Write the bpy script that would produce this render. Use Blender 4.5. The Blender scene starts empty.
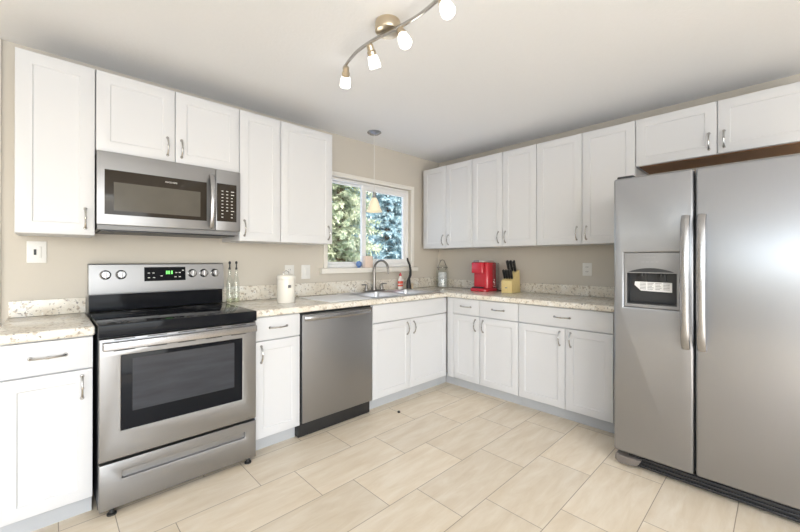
import bpy, bmesh, math, random
from mathutils import Matrix, Vector
C = bpy.context.scene
COL = C.collection
PI = math.pi
random.seed(7)
# ------------------------------------------------------------------ camera, world, lights, exposure
YAW, PITCH, ROLL, F, PY = 0.8062, 0.0021, 0.0009, 366.43, 259.47
fwd = Vector((math.cos(YAW)*math.cos(PITCH), math.sin(YAW)*math.cos(PITCH), math.sin(PITCH)))
rgt = Vector((math.sin(YAW), -math.cos(YAW), 0))
upv = rgt.cross(fwd)
r2 = math.cos(ROLL)*rgt + math.sin(ROLL)*upv
u2 = -math.sin(ROLL)*rgt + math.cos(ROLL)*upv
cd = bpy.data.cameras.new('camera'); cam = bpy.data.objects.new('camera', cd); COL.objects.link(cam)
M = Matrix((r2, u2, -fwd)).transposed().to_4x4(); M.translation = (-3.469, -2.9312, 1.2395)
cam.matrix_world = M
cd.sensor_fit = 'HORIZONTAL'; cd.sensor_width = 36; cd.lens = F/800*36
cd.shift_y = (PY-266)/800; cd.clip_start = .02; cd.clip_end = 200
C.camera = cam
C.view_settings.view_transform = 'Standard'; C.view_settings.look = 'None'
C.view_settings.gamma = 1; C.view_settings.use_curve_mapping = False
C.view_settings.exposure = -0.12

W = bpy.data.worlds.new('world'); C.world = W; W.use_nodes = True
bg = W.node_tree.nodes['Background']
sky = W.node_tree.nodes.new('ShaderNodeTexSky'); sky.sky_type = 'NISHITA'; sky.sun_disc = False; sky.sun_elevation = .7; sky.sun_rotation = 3.8; sky.dust_density = 2.0
C.cycles.transparent_max_bounces = 24
W.node_tree.links.new(sky.outputs[0], bg.inputs[0]); bg.inputs[1].default_value = 0.55

def area(name, loc, aim, sx, sy, power, col=(1, 1, 1)):
    l = bpy.data.lights.new(name, 'AREA'); l.shape = 'RECTANGLE'; l.size = sx; l.size_y = sy; l.energy = power; l.color = col
    o = bpy.data.objects.new(name, l); COL.objects.link(o); o.location = loc
    o.rotation_euler = Vector(aim).to_track_quat('-Z', 'Y').to_euler()
    return o
sun = bpy.data.lights.new('sun', 'SUN'); sun.energy = 9.0; sun.angle = .01; sun.color = (1, .97, .93)
so = bpy.data.objects.new('sun', sun); COL.objects.link(so)
so.rotation_euler = Vector((.45, .6, -.62)).to_track_quat('-Z', 'Y').to_euler()
# added fill lamps out of view, set in openings assumed behind the camera
area('fill_rear_opening', (-4.4, -5.93, 1.17), (0, 1, 0.05), 3.8, 2.1, 142, (.84, .92, 1))  # added main fill; the rear door opening is invented
area('fill_side_opening', (-6.42, -3.95, 1.82), (1, 0, -.02), 3.2, .8, 24, (.84, .92, 1))  # added fill at an unseen opening, placed for the refrigerator's bright band

# ------------------------------------------------------------------ materials
def nmat(name):
    m = bpy.data.materials.new(name); m.use_nodes = True
    nt = m.node_tree; return m, nt, nt.nodes['Principled BSDF'], nt.links
def mat(name, col, rough=.5, metal=0, noise=0, nscale=20, bump=0, coat=0, emit=None, estr=0, trans=0, alpha=1, stretch=None):
    m, nt, b, L = nmat(name)
    c4 = (*col, 1)
    b.inputs['Base Color'].default_value = c4; b.inputs['Roughness'].default_value = rough; b.inputs['Metallic'].default_value = metal
    b.inputs['Coat Weight'].default_value = coat; b.inputs['Coat Roughness'].default_value = .08
    if emit: b.inputs['Emission Color'].default_value = (*emit, 1); b.inputs['Emission Strength'].default_value = estr
    if trans: b.inputs['Transmission Weight'].default_value = trans
    if noise or bump or stretch:
        tc = nt.nodes.new('ShaderNodeTexCoord'); mp = nt.nodes.new('ShaderNodeMapping')
        if stretch: mp.inputs['Scale'].default_value = stretch
        n = nt.nodes.new('ShaderNodeTexNoise'); n.inputs['Scale'].default_value = nscale; n.inputs['Detail'].default_value = 4
        L.new(tc.outputs['Object'], mp.inputs[0]); L.new(mp.outputs[0], n.inputs['Vector'])
        if noise:
            mx = nt.nodes.new('ShaderNodeMix'); mx.data_type = 'RGBA'
            mx.inputs['A'].default_value = tuple(max(0, x*(1-noise)) for x in col)+(1,)
            mx.inputs['B'].default_value = tuple(min(1, x*(1+noise)) for x in col)+(1,)
            L.new(n.outputs['Fac'], mx.inputs['Factor']); L.new(mx.outputs['Result'], b.inputs['Base Color'])
        if bump:
            bp = nt.nodes.new('ShaderNodeBump'); bp.inputs['Strength'].default_value = bump; bp.inputs['Distance'].default_value = .002
            L.new(n.outputs['Fac'], bp.inputs['Height']); L.new(bp.outputs[0], b.inputs['Normal'])
    return m
def steel(name, col=(.34, .34, .345), rough=.40, stretch=(2, 2, 260), aniso=.0):
    m, nt, b, L = nmat(name)
    b.inputs['Metallic'].default_value = 1
    tc = nt.nodes.new('ShaderNodeTexCoord'); mp = nt.nodes.new('ShaderNodeMapping'); mp.inputs['Scale'].default_value = stretch
    n = nt.nodes.new('ShaderNodeTexNoise'); n.inputs['Scale'].default_value = 4; n.inputs['Detail'].default_value = 3
    L.new(tc.outputs['Object'], mp.inputs[0]); L.new(mp.outputs[0], n.inputs['Vector'])
    mx = nt.nodes.new('ShaderNodeMix'); mx.data_type = 'RGBA'
    mx.inputs['A'].default_value = tuple(x*.975 for x in col)+(1,); mx.inputs['B'].default_value = tuple(min(1, x*1.025) for x in col)+(1,)
    L.new(n.outputs['Fac'], mx.inputs['Factor']); L.new(mx.outputs['Result'], b.inputs['Base Color'])
    mr = nt.nodes.new('ShaderNodeMapRange'); mr.inputs['To Min'].default_value = rough-.02; mr.inputs['To Max'].default_value = rough+.02
    L.new(n.outputs['Fac'], mr.inputs['Value']); L.new(mr.outputs[0], b.inputs['Roughness'])
    if aniso:
        tg = nt.nodes.new('ShaderNodeTangent'); tg.direction_type = 'RADIAL'; tg.axis = 'Z'
        b.inputs['Anisotropic'].default_value = aniso; L.new(tg.outputs[0], b.inputs['Tangent'])
    return m
def granite():
    m, nt, b, L = nmat('speckled_granite')
    tc = nt.nodes.new('ShaderNodeTexCoord')
    def noise(scale, detail=3, rough=.6):
        n = nt.nodes.new('ShaderNodeTexNoise'); n.inputs['Scale'].default_value = scale; n.inputs['Detail'].default_value = detail; n.inputs['Roughness'].default_value = rough
        L.new(tc.outputs['Object'], n.inputs['Vector']); return n
    def ramp(src, stops):
        r = nt.nodes.new('ShaderNodeValToRGB'); e = r.color_ramp.elements
        while len(e) < len(stops): e.new(.5)
        for el, (p, c) in zip(e, stops): el.position = p; el.color = c
        L.new(src, r.inputs[0]); return r
    def mix(f, a, bcol):
        x = nt.nodes.new('ShaderNodeMix'); x.data_type = 'RGBA'
        L.new(f, x.inputs['Factor']); L.new(a, x.inputs['A']); x.inputs['B'].default_value = bcol; return x.outputs['Result']
    base = ramp(noise(9, 5).outputs['Fac'], [(.35, (.72, .66, .56, 1)), (.55, (.80, .76, .68, 1)), (.7, (.86, .84, .80, 1))])
    t = ramp(noise(38, 4).outputs['Fac'], [(.56, (0, 0, 0, 1)), (.62, (.8, .8, .8, 1))])
    c = mix(t.outputs[0], base.outputs[0], (.46, .385, .30, 1))
    t2 = ramp(noise(75, 3).outputs['Fac'], [(.61, (0, 0, 0, 1)), (.67, (.72, .72, .72, 1))])
    c = mix(t2.outputs[0], c, (.13, .125, .135, 1))
    t3 = ramp(noise(47, 2).outputs['Fac'], [(.30, (.8, .8, .8, 1)), (.36, (0, 0, 0, 1))])
    c = mix(t3.outputs[0], c, (.86, .85, .82, 1))
    L.new(c, b.inputs['Base Color']); b.inputs['Roughness'].default_value = .16
    return m
def tile_floor():
    m, nt, b, L = nmat('travertine_look_tile')
    tc = nt.nodes.new('ShaderNodeTexCoord'); sp = nt.nodes.new('ShaderNodeSeparateXYZ'); L.new(tc.outputs['Object'], sp.inputs[0])
    def mth(op, a, bb=None):
        n = nt.nodes.new('ShaderNodeMath'); n.operation = op
        for i, v in enumerate((a, bb)):
            if v is None: continue
            if isinstance(v, (int, float)): n.inputs[i].default_value = v
            else: L.new(v, n.inputs[i])
        return n.outputs[0]
    # rows 0.3045 wide along x, tiles 0.609 long, each row shifted by a third
    ry = mth('DIVIDE', mth('ADD', sp.outputs['Y'], 0.645), -0.3045)
    row = mth('FLOOR', ry); fy = mth('FRACT', ry)
    xs = mth('SUBTRACT', mth('ADD', sp.outputs['X'], 2.015), mth('MULTIPLY', row, 0.2))
    rx = mth('DIVIDE', xs, 0.609); colm = mth('FLOOR', rx); fx = mth('FRACT', rx)
    dx = mth('MULTIPLY', mth('MINIMUM', fx, mth('SUBTRACT', 1.0, fx)), .609)
    dy = mth('MULTIPLY', mth('MINIMUM', fy, mth('SUBTRACT', 1.0, fy)), .3045)
    d = mth('MINIMUM', dx, dy)
    g = nt.nodes.new('ShaderNodeMapRange'); g.inputs['From Min'].default_value = .0010; g.inputs['From Max'].default_value = .0024
    L.new(d, g.inputs['Value'])
    cb = nt.nodes.new('ShaderNodeCombineXYZ'); L.new(colm, cb.inputs[0]); L.new(row, cb.inputs[1])
    wn = nt.nodes.new('ShaderNodeTexWhiteNoise'); L.new(cb.outputs[0], wn.inputs['Vector'])
    # veins run along the tile
    off = nt.nodes.new('ShaderNodeVectorMath'); off.operation = 'MULTIPLY_ADD'
    L.new(wn.outputs['Color'], off.inputs[0]); off.inputs[1].default_value = (7, 7, 7); L.new(tc.outputs['Object'], off.inputs[2])
    mp = nt.nodes.new('ShaderNodeMapping'); mp.inputs['Scale'].default_value = (1.3, 6, 1); L.new(off.outputs[0], mp.inputs[0])
    n = nt.nodes.new('ShaderNodeTexNoise'); n.inputs['Scale'].default_value = 2.6; n.inputs['Detail'].default_value = 6; n.inputs['Roughness'].default_value = .62
    n.inputs['Distortion'].default_value = .5
    L.new(mp.outputs[0], n.inputs['Vector'])
    r = nt.nodes.new('ShaderNodeValToRGB'); e = r.color_ramp.elements
    e[0].position = .3; e[0].color = (.75, .635, .475, 1); e[1].position = .68; e[1].color = (.88, .79, .655, 1)
    q = e.new(.5); q.color = (.82, .715, .565, 1)
    L.new(n.outputs['Fac'], r.inputs[0])
    hs = nt.nodes.new('ShaderNodeHueSaturation'); L.new(r.outputs[0], hs.inputs['Color'])
    v = nt.nodes.new('ShaderNodeMapRange'); v.inputs['To Min'].default_value = .94; v.inputs['To Max'].default_value = 1.06
    L.new(wn.outputs['Value'], v.inputs['Value']); L.new(v.outputs[0], hs.inputs['Value'])
    mx = nt.nodes.new('ShaderNodeMix'); mx.data_type = 'RGBA'; mx.inputs['A'].default_value = (.36, .28, .20, 1)
    L.new(g.outputs[0], mx.inputs['Factor']); L.new(hs.outputs[0], mx.inputs['B']); L.new(mx.outputs['Result'], b.inputs['Base Color'])
    b.inputs['Roughness'].default_value = .36
    bp = nt.nodes.new('ShaderNodeBump'); bp.inputs['Strength'].default_value = .3; bp.inputs['Distance'].default_value = .002
    L.new(g.outputs[0], bp.inputs['Height']); L.new(bp.outputs[0], b.inputs['Normal'])
    return m
def pane(name, tint=(1, 1, 1), gloss=.08, rough=0.0):
    m = bpy.data.materials.new(name); m.use_nodes = True; nt = m.node_tree; nt.nodes.clear(); L = nt.links
    o = nt.nodes.new('ShaderNodeOutputMaterial'); t = nt.nodes.new('ShaderNodeBsdfTransparent'); t.inputs[0].default_value = (*tint, 1)
    g = nt.nodes.new('ShaderNodeBsdfGlossy'); g.inputs['Roughness'].default_value = rough
    f = nt.nodes.new('ShaderNodeLayerWeight'); f.inputs[0].default_value = .5
    w = nt.nodes.new('ShaderNodeMath'); w.operation = 'POWER'; w.inputs[1].default_value = 5; L.new(f.outputs['Facing'], w.inputs[0])
    a = nt.nodes.new('ShaderNodeMath'); a.operation = 'MULTIPLY_ADD'; a.inputs[1].default_value = .7; a.inputs[2].default_value = gloss*.5; L.new(w.outputs[0], a.inputs[0])
    x = nt.nodes.new('ShaderNodeMixShader'); L.new(a.outputs[0], x.inputs[0]); L.new(t.outputs[0], x.inputs[1]); L.new(g.outputs[0], x.inputs[2])
    L.new(x.outputs[0], o.inputs[0]); return m

m_far = mat('white_wall_paint', (.78, .77, .75), .8, noise=.01, nscale=4)
m_wall = mat('beige_wall_paint', (.62, .575, .505), .75, noise=.02, nscale=3, bump=.15)
m_ceil = mat('white_ceiling_paint', (.88, .885, .90), .9, noise=.015, nscale=60, bump=.5)
m_white = mat('white_cabinet_paint', (.685, .69, .705), .38, noise=.008, nscale=6)
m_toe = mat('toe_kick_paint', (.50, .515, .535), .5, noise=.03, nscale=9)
m_trim = mat('cream_trim_paint', (.80, .77, .71), .5, noise=.02, nscale=8)
m_vinyl = mat('white_window_vinyl', (.86, .86, .86), .35, noise=.01, nscale=9)
m_floor = tile_floor(); m_gran = granite()
m_steel = steel('brushed_stainless_steel')
m_steelv = steel('satin_refrigerator_steel', (.355, .365, .39), .33, (260, 260, 2), .8)
m_chrome = mat('satin_nickel', (.50, .49, .475), .26, 1, noise=.05, nscale=30)
m_faucet = mat('brushed_nickel_faucet', (.30, .29, .28), .3, 1, noise=.05, nscale=30)
m_bright = mat('polished_stainless', (.42, .42, .43), .26, 1, noise=.04, nscale=18)
m_blackglass = mat('black_ceramic_glass', (.010, .011, .014), .07, noise=.2, nscale=5)
for _m in (m_blackglass,): _m.node_tree.nodes['Principled BSDF'].inputs['Specular IOR Level'].default_value = .12
m_black = mat('black_plastic', (.018, .018, .019), .42, noise=.15, nscale=20)
m_dark = mat('dark_grey_plastic', (.03, .032, .036), .4, noise=.1, nscale=20)
m_brown = mat('brown_black_glass', (.035, .028, .021), .10, noise=.1, nscale=8)
m_mesh = mat('perforated_oven_screen', (.115, .105, .088), .16, noise=.12, nscale=9)
for _m in (m_brown, m_mesh): _m.node_tree.nodes['Principled BSDF'].inputs['Specular IOR Level'].default_value = .25
m_wood = mat('raw_brown_wood', (.27, .13, .055), .6, noise=.25, nscale=5, stretch=(30, 3, 30))
m_grey = mat('grey_plastic', (.25, .25, .255), .35, noise=.04, nscale=30)
m_plate = mat('white_wall_plate', (.80, .79, .76), .35, noise=.01, nscale=30)
m_key = mat('pale_key_print', (.72, .70, .66), .5, noise=.05, nscale=90)
m_red = mat('glossy_red_plastic', (.58, .022, .04), .22, noise=.05, nscale=10, coat=.4)
m_block = mat('pale_yellow_wood', (.84, .66, .30), .45, noise=.12, nscale=6, stretch=(30, 30, 3))
m_enamel = mat('cream_enamel', (.84, .81, .74), .25, noise=.02, nscale=14)
m_shade = mat('lit_frosted_glass', (.95, .93, .88), .4, emit=(1, .965, .91), estr=5.0, noise=.01, nscale=9)
m_pend = mat('pendant_alabaster_glass', (.86, .78, .60), .4, emit=(1, .84, .55), estr=.28, noise=.03, nscale=25)
m_glass = pane('clear_glass', (.97, .98, .97), .06)
m_jar = pane('jar_glass', (.94, .96, .95), .14, .03)
m_green = mat('green_led_digits', (.1, .5, .1), .5, emit=(.25, 1, .2), estr=1.2, noise=.02, nscale=5)
m_paper = mat('white_paper', (.80, .80, .80), .7, noise=.02, nscale=40)
m_ink = mat('grey_ink', (.30, .30, .31), .7, noise=.1, nscale=40)
m_rust = mat('bronze_trim', (.17, .15, .135), .35, .0, noise=.06, nscale=20)

# ------------------------------------------------------------------ mesh helpers
FL = Matrix(((1, 0, 0), (0, 0, -1), (0, 1, 0))).to_4x4()          # (u,v,w) on the window wall: u = x, v = up, w = into the room
FR = Matrix(((0, 0, -1), (-1, 0, 0), (0, 1, 0))).to_4x4()         # (u,v,w) on the right wall: u = -y, v = up, w = into the room
I4 = Matrix.Identity(4)
class MB:
    def __init__(s, frame=I4): s.bm = bmesh.new(); s.f = frame
    def box(s, a0, a1, b0, b1, c0, c1, bev=0, seg=2):
        t = bmesh.new(); bmesh.ops.create_cube(t, size=1)
        for v in t.verts: v.co = Vector(((a0+a1)/2+v.co.x*(a1-a0), (b0+b1)/2+v.co.y*(b1-b0), (c0+c1)/2+v.co.z*(c1-c0)))
        if bev: bmesh.ops.bevel(t, geom=list(t.edges), offset=bev, segments=seg, affect='EDGES', profile=.6)
        s.add(t); return s
    def add(s, t, mtx=None):
        if mtx is not None: t.transform(mtx)
        me = bpy.data.meshes.new('tmp'); t.to_mesh(me); t.free(); s.bm.from_mesh(me); bpy.data.meshes.remove(me); return s
    def lathe(s, prof, at=(0, 0, 0), n=28, axis='Z', closed=False):
        t = bmesh.new(); rings = []
        for r, h in prof:
            rings.append([t.verts.new((r*math.cos(2*PI*k/n), r*math.sin(2*PI*k/n), h)) for k in range(n)] if r > 1e-6 else [t.verts.new((0, 0, h))])
        for A, B in zip(rings, rings[1:]):
            for k in range(n):
                k2 = (k+1) % n
                if len(A) == 1 and len(B) == 1: continue
                if len(A) == 1: t.faces.new((A[0], B[k2], B[k]))
                elif len(B) == 1: t.faces.new((A[k], A[k2], B[0]))
                else: t.faces.new((A[k], A[k2], B[k2], B[k]))
        bmesh.ops.recalc_face_normals(t, faces=list(t.faces))
        R = I4
        if axis == 'Y': R = Matrix.Rotation(-PI/2, 4, 'X')        # height along +b
        if axis == 'X': R = Matrix.Rotation(PI/2, 4, 'Y')
        if isinstance(axis, Vector): R = axis.to_track_quat('Z', 'Y').to_matrix().to_4x4()
        s.add(t, Matrix.Translation(at) @ R); return s
    def tube(s, pts, rad, n=10, caps=True, flat=None):
        t = bmesh.new(); P = [Vector(p) for p in pts]; N = len(P)
        rads = rad if isinstance(rad, (list, tuple)) else [rad]*N
        T = [(P[min(i+1, N-1)]-P[max(i-1, 0)]).normalized() for i in range(N)]
        ref = Vector((0, 0, 1)) if abs(T[0].z) < .9 else Vector((1, 0, 0))
        if flat is not None: ref = Vector(flat[0])
        X = (ref-T[0]*ref.dot(T[0])).normalized(); rings = []
        for i in range(N):
            X = (X-T[i]*X.dot(T[i])).normalized(); Y = T[i].cross(X)
            k = flat[1] if flat is not None else 1
            rings.append([t.verts.new(P[i]+(X*math.cos(2*PI*j/n)*k+Y*math.sin(2*PI*j/n))*rads[i]) for j in range(n)])
        for A, B in zip(rings, rings[1:]):
            for j in range(n): t.faces.new((A[j], A[(j+1) % n], B[(j+1) % n], B[j]))
        if caps: t.faces.new(rings[0][::-1]); t.faces.new(rings[-1])
        bmesh.ops.recalc_face_normals(t, faces=list(t.faces))
        s.add(t); return s
    def loops(s, loops, cap0=False, cap1=False, closed=False):
        t = bmesh.new(); R = [[t.verts.new(p) for p in l] for l in loops]
        n = len(R[0])
        for A, B in zip(R, R[1:]):
            for j in range(n): t.faces.new((A[j], A[(j+1) % n], B[(j+1) % n], B[j]))
        if cap0: t.faces.new(R[0][::-1])
        if cap1: t.faces.new(R[-1])
        bmesh.ops.recalc_face_normals(t, faces=list(t.faces))
        s.add(t); return s
    def prism(s, poly, c0, c1, bev=0):
        """polygon in (a,b), extruded along c"""
        t = bmesh.new(); A = [t.verts.new((x, y, c0)) for x, y in poly]; B = [t.verts.new((x, y, c1)) for x, y in poly]
        n = len(poly)
        for j in range(n): t.faces.new((A[j], A[(j+1) % n], B[(j+1) % n], B[j]))
        t.faces.new(A[::-1]); t.faces.new(B)
        bmesh.ops.recalc_face_normals(t, faces=list(t.faces))
        if bev: bmesh.ops.bevel(t, geom=[e for e in t.edges if e.calc_face_angle(0) > .6], offset=bev, segments=3, affect='EDGES', profile=.6)
        s.add(t); return s
    def grid(s, xs, ys, keep, c0, c1, bev=0, seg=3):
        t = bmesh.new(); V = {}
        def vt(i, j, k):
            if (i, j, k) not in V: V[(i, j, k)] = t.verts.new((xs[i], ys[j], (c0, c1)[k]))
            return V[(i, j, k)]
        nx, ny = len(xs)-1, len(ys)-1
        K = lambda i, j: 0 <= i < nx and 0 <= j < ny and keep((xs[i]+xs[i+1])/2, (ys[j]+ys[j+1])/2)
        for i in range(nx):
            for j in range(ny):
                if not K(i, j): continue
                t.faces.new((vt(i, j, 1), vt(i+1, j, 1), vt(i+1, j+1, 1), vt(i, j+1, 1)))
                t.faces.new((vt(i, j, 0), vt(i, j+1, 0), vt(i+1, j+1, 0), vt(i+1, j, 0)))
                if not K(i-1, j): t.faces.new((vt(i, j, 0), vt(i, j, 1), vt(i, j+1, 1), vt(i, j+1, 0)))
                if not K(i+1, j): t.faces.new((vt(i+1, j, 0), vt(i+1, j+1, 0), vt(i+1, j+1, 1), vt(i+1, j, 1)))
                if not K(i, j-1): t.faces.new((vt(i, j, 0), vt(i+1, j, 0), vt(i+1, j, 1), vt(i, j, 1)))
                if not K(i, j+1): t.faces.new((vt(i, j+1, 0), vt(i, j+1, 1), vt(i+1, j+1, 1), vt(i+1, j+1, 0)))
        bmesh.ops.recalc_face_normals(t, faces=list(t.faces))
        if bev:
            bmesh.ops.dissolve_limit(t, angle_limit=.02, verts=list(t.verts), edges=list(t.edges))
            bmesh.ops.bevel(t, geom=[e for e in t.edges if e.calc_face_angle(0) > .8], offset=bev, segments=seg, affect='EDGES', profile=.5)
        s.add(t); return s
    def door(s, u0, u1, v0, v1, w0, w1, rail=.062, dep=.0045, slope=.005):
        """shaker door: slab with rounded edges and a recessed flat panel"""
        def rect(d, w): return [(u0+d, v0+d, w), (u1-d, v0+d, w), (u1-d, v1-d, w), (u0+d, v1-d, w)]
        return s.loops([rect(0, w0), rect(0, w1-.004), rect(.0015, w1-.0012), rect(.004, w1), rect(rail, w1), rect(rail+slope, w1-dep)], cap0=True, cap1=True)
    def build(s, name, m, parent=None, smooth=35):
        bm = s.bm; bm.transform(s.f)
        if parent is not None:
            loc = Vector((0, 0, 0)); p = parent
            while p: loc += p.location; p = p.parent
            bmesh.ops.translate(bm, vec=-loc, verts=list(bm.verts))
        me = bpy.data.meshes.new(name); bm.to_mesh(me); bm.free()
        for p in me.polygons: p.use_smooth = True
        me.set_sharp_from_angle(angle=math.radians(smooth))
        me.materials.append(m)
        o = bpy.data.objects.new(name, me); COL.objects.link(o)
        if parent is not None: o.parent = parent
        return o
def tag(o, label, cat, group=None):
    o['label'] = label; o['category'] = cat
    if group: o['group'] = group
    return o
def thing(name, label, cat, loc, group=None):
    o = bpy.data.objects.new(name, None); COL.objects.link(o); o.location = loc; o.empty_display_size = .05
    return tag(o, label, cat, group)
def struct(mb, name, m):
    o = mb.build(name, m); o['kind'] = 'structure'; return o
def W3(f, u, v, w): return (f @ Vector((u, v, w)))
def text(body, size, name, m, parent, f, u, v, w, ext=.0003):
    cu = bpy.data.curves.new('t', 'FONT'); cu.body = body; cu.size = size; cu.align_x = 'CENTER'; cu.align_y = 'CENTER'; cu.extrude = ext; cu.resolution_u = 2
    t = bpy.data.objects.new('t', cu); COL.objects.link(t)
    dg = bpy.context.evaluated_depsgraph_get(); me = bpy.data.meshes.new_from_object(t.evaluated_get(dg))
    bpy.data.objects.remove(t)
    b = MB(f); b.bm.from_mesh(me); bpy.data.meshes.remove(me)
    bmesh.ops.translate(b.bm, vec=(u, v, w), verts=list(b.bm.verts))
    return b.build(name, m, parent)

# ------------------------------------------------------------------ room shell
ZC = 2.436
XW, YW = -6.5, -6.0
struct(MB().box(XW-.1, .1, YW-.1, .12, -.1, 0), 'floor', m_floor)
struct(MB().box(XW-.1, .1, YW-.1, .12, ZC, ZC+.12), 'ceiling', m_ceil)
WX0, WX1, WZ0, WZ1 = -1.60, -.489, 1.165, 2.035
struct(MB(FL).grid([XW, WX0, WX1, 0], [0, WZ0, WZ1, ZC], lambda u, v: not (WX0 < u < WX1 and WZ0 < v < WZ1), -.12, 0), 'wall_back', m_wall)
struct(MB(FR).box(0, -YW, 0, ZC, -.1, 0), 'wall_right', m_wall)
# rear and far-left walls, with openings made for the added fill lamps
struct(MB(FL).grid([XW, -6.35, -2.45, 0], [0, .1, 2.24, ZC], lambda u, v: not (-6.35 < u < -2.45 and .1 < v < 2.24), -YW, -YW+.1), 'wall_front', m_far)
struct(MB(FR).grid([0, 2.30, 5.60, 6.0], [0, 1.4, 2.24, ZC], lambda u, v: not (2.30 < u < 5.60 and 1.4 < v < 2.24), -XW, -XW+.1), 'wall_left', m_wall)
# white door casing past the end of the kitchen run
struct(MB(FL).box(-3.76, -3.656, 0, ZC-.001, .001, .018, .003), 'trim_1', m_trim)

# ------------------------------------------------------------------ window over the sink
win = bpy.data.objects.new('window_1', None); COL.objects.link(win); win.location = (-1.04, 0, 1.165); win['kind'] = 'structure'
x0, x1, z0, z1 = WX0, WX1, WZ0, WZ1
MB(FL).grid([x0-.042, x0+.0, x1, x1+.042], [z0, z1, z1+.042], lambda u, v: not (x0 < u < x1 and v < z1), .0005, .016, .003).build('casing', m_trim, win)
MB(FL).box(x0-.085, x1+.075, z0-.05, z0-.001, .0005, .052, .006).build('window_sill', m_trim, win)
fr = MB(FL).grid([x0+.001, x0+.03, x1-.03, x1-.001], [z0+.001, z0+.035, z1-.025, z1-.001], lambda u, v: not (x0+.03 < u < x1-.03 and z0+.035 < v < z1-.025), -.115, -.035, .003).build('window_frame', m_vinyl, win)
def sash(name, a0, a1, b0, b1, st, sb, w0, w1, sr=None):
    sr = sr or st
    o = MB(FL).grid([a0, a0+st, a1-sr, a1], [b0, b0+sb, b1-st, b1], lambda u, v: not (a0+st < u < a1-sr and b0+sb < v < b1-st), w0, w1, .004).build(name, m_vinyl, win)
    MB(FL).box(a0+st-.004, a1-sr+.004, b0+sb-.004, b1-st+.004, (w0+w1)/2-.003, (w0+w1)/2+.003).build('pane', m_glass, o)
    return o
sash('fixed_sash', x0+.031, -1.105, z0+.036, z1-.026, .018, .022, -.108, -.078)
sash('sliding_sash', -1.155, x1-.031, z0+.036, z1-.026, .052, .05, -.074, -.042, .045)

# ------------------------------------------------------------------ outdoors: snow and conifers
def snow():
    b = bmesh.new(); nx, ny = 40, 30; V = []
    for j in range(ny+1):
        y = .35+j*.75
        for i in range(nx+1):
            x = -6+i*.6
            z = -.15+1.55*max(0, min(1, (y-2.5)/9))**1.1+.1*math.sin(x*1.3+y*.7)+.06*math.sin(x*3.1-y*1.9)
            V.append(b.verts.new((x, y, z)))
    for j in range(ny):
        for i in range(nx):
            k = j*(nx+1)+i; b.faces.new((V[k], V[k+1], V[k+nx+2], V[k+nx+1]))
    m = MB(); m.bm.free(); m.bm = b
    o = m.build('snow_ground', mat('outdoor_snow', (.86, .87, .9), .8, noise=.03, nscale=2)); o['kind'] = 'structure'
snow()
def leafmat(name, a, bcol):
    m, nt, b, L = nmat(name)
    tc = nt.nodes.new('ShaderNodeTexCoord'); n = nt.nodes.new('ShaderNodeTexNoise'); n.inputs['Scale'].default_value = 3.2; n.inputs['Detail'].default_value = 3
    L.new(tc.outputs['Object'], n.inputs['Vector'])
    r = nt.nodes.new('ShaderNodeValToRGB'); e = r.color_ramp.elements; e[0].position = .35; e[0].color = (*a, 1); e[1].position = .62; e[1].color = (*bcol, 1)
    L.new(n.outputs['Fac'], r.inputs[0]); L.new(r.outputs[0], b.inputs['Base Color']); b.inputs['Roughness'].default_value = .7
    tr = nt.nodes.new('ShaderNodeBsdfTranslucent'); L.new(r.outputs[0], tr.inputs[0]); mx = nt.nodes.new('ShaderNodeMixShader'); mx.inputs[0].default_value = .42
    L.new(b.outputs[0], mx.inputs[1]); L.new(tr.outputs[0], mx.inputs[2]); L.new(mx.outputs[0], nt.nodes['Material Output'].inputs[0])
    return m
m_bark = mat('conifer_bark', (.22, .15, .10), .9, noise=.3, nscale=12)
def conifer(x, y, z, h, rad, m, label, seed, first=.5):
    rn = random.Random(seed)
    t = thing('conifer_tree', label, 'tree', (x, y, z), 'conifers in the yard')
    MB().tube([(x, y, z-.2), (x+.02, y, z+h*.5), (x, y, z+h)], [.13, .08, .015], 8).build('trunk', m_bark, t)
    vs, fs = [], []
    lev = first
    while lev < h-.1:
        fr_ = 1-(lev-first)/(h-first); R = rad*(.12+.88*fr_)
        nb = 7+int(6*fr_); a0 = rn.random()*6.3
        for k in range(nb):
            a = a0+2*PI*k/nb+rn.uniform(-.25, .25); Lb = R*rn.uniform(.6, 1.12); dr = rn.uniform(.05, .42); zj = rn.uniform(-.08, .08)
            d = Vector((math.cos(a), math.sin(a), 0)); sd = Vector((-d.y, d.x, 0))
            ns = max(5, int(Lb/.065))
            for q in range(ns):
                s_ = (q+.6)/ns
                base = Vector((x, y, z+lev+zj))+d*Lb*s_+Vector((0, 0, -dr*Lb*s_*s_+.10*Lb*s_))
                wid = .26*Lb*(1-s_)*.9+.07
                for side in (-1, 1, 0, 2):
                    L_ = wid*rn.uniform(.6, 1.1)
                    if side in (-1, 1): dd = (sd*side*.85+d*.55+Vector((0, 0, rn.uniform(-.35, .15)))).normalized()
                    elif side == 0: dd = (d+Vector((0, 0, .5+rn.uniform(-.2, .5)))).normalized(); L_ = .11
                    else: dd = (d*.4+sd*rn.uniform(-.5, .5)+Vector((0, 0, -.9))).normalized(); L_ = .13
                    nn = dd.cross(Vector((rn.uniform(-1, 1), rn.uniform(-1, 1), rn.uniform(-1, 1)))).normalized()
                    wv = nn*.021
                    i0 = len(vs)
                    w2 = nn.cross(dd)*.016
                    vs += [base-wv*.6, base+wv*.6, base+dd*L_*.55+wv+w2, base+dd*L_, base+dd*L_*.55-wv-w2]
                    fs.append((i0, i0+1, i0+2, i0+3, i0+4))
        lev += .13+.05*rn.random()
    me = bpy.data.meshes.new('foliage'); me.from_pydata([v-Vector((x, y, z)) for v in vs], [], fs); me.materials.append(m)
    o = bpy.data.objects.new('foliage', me); COL.objects.link(o); o.parent = t
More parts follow.
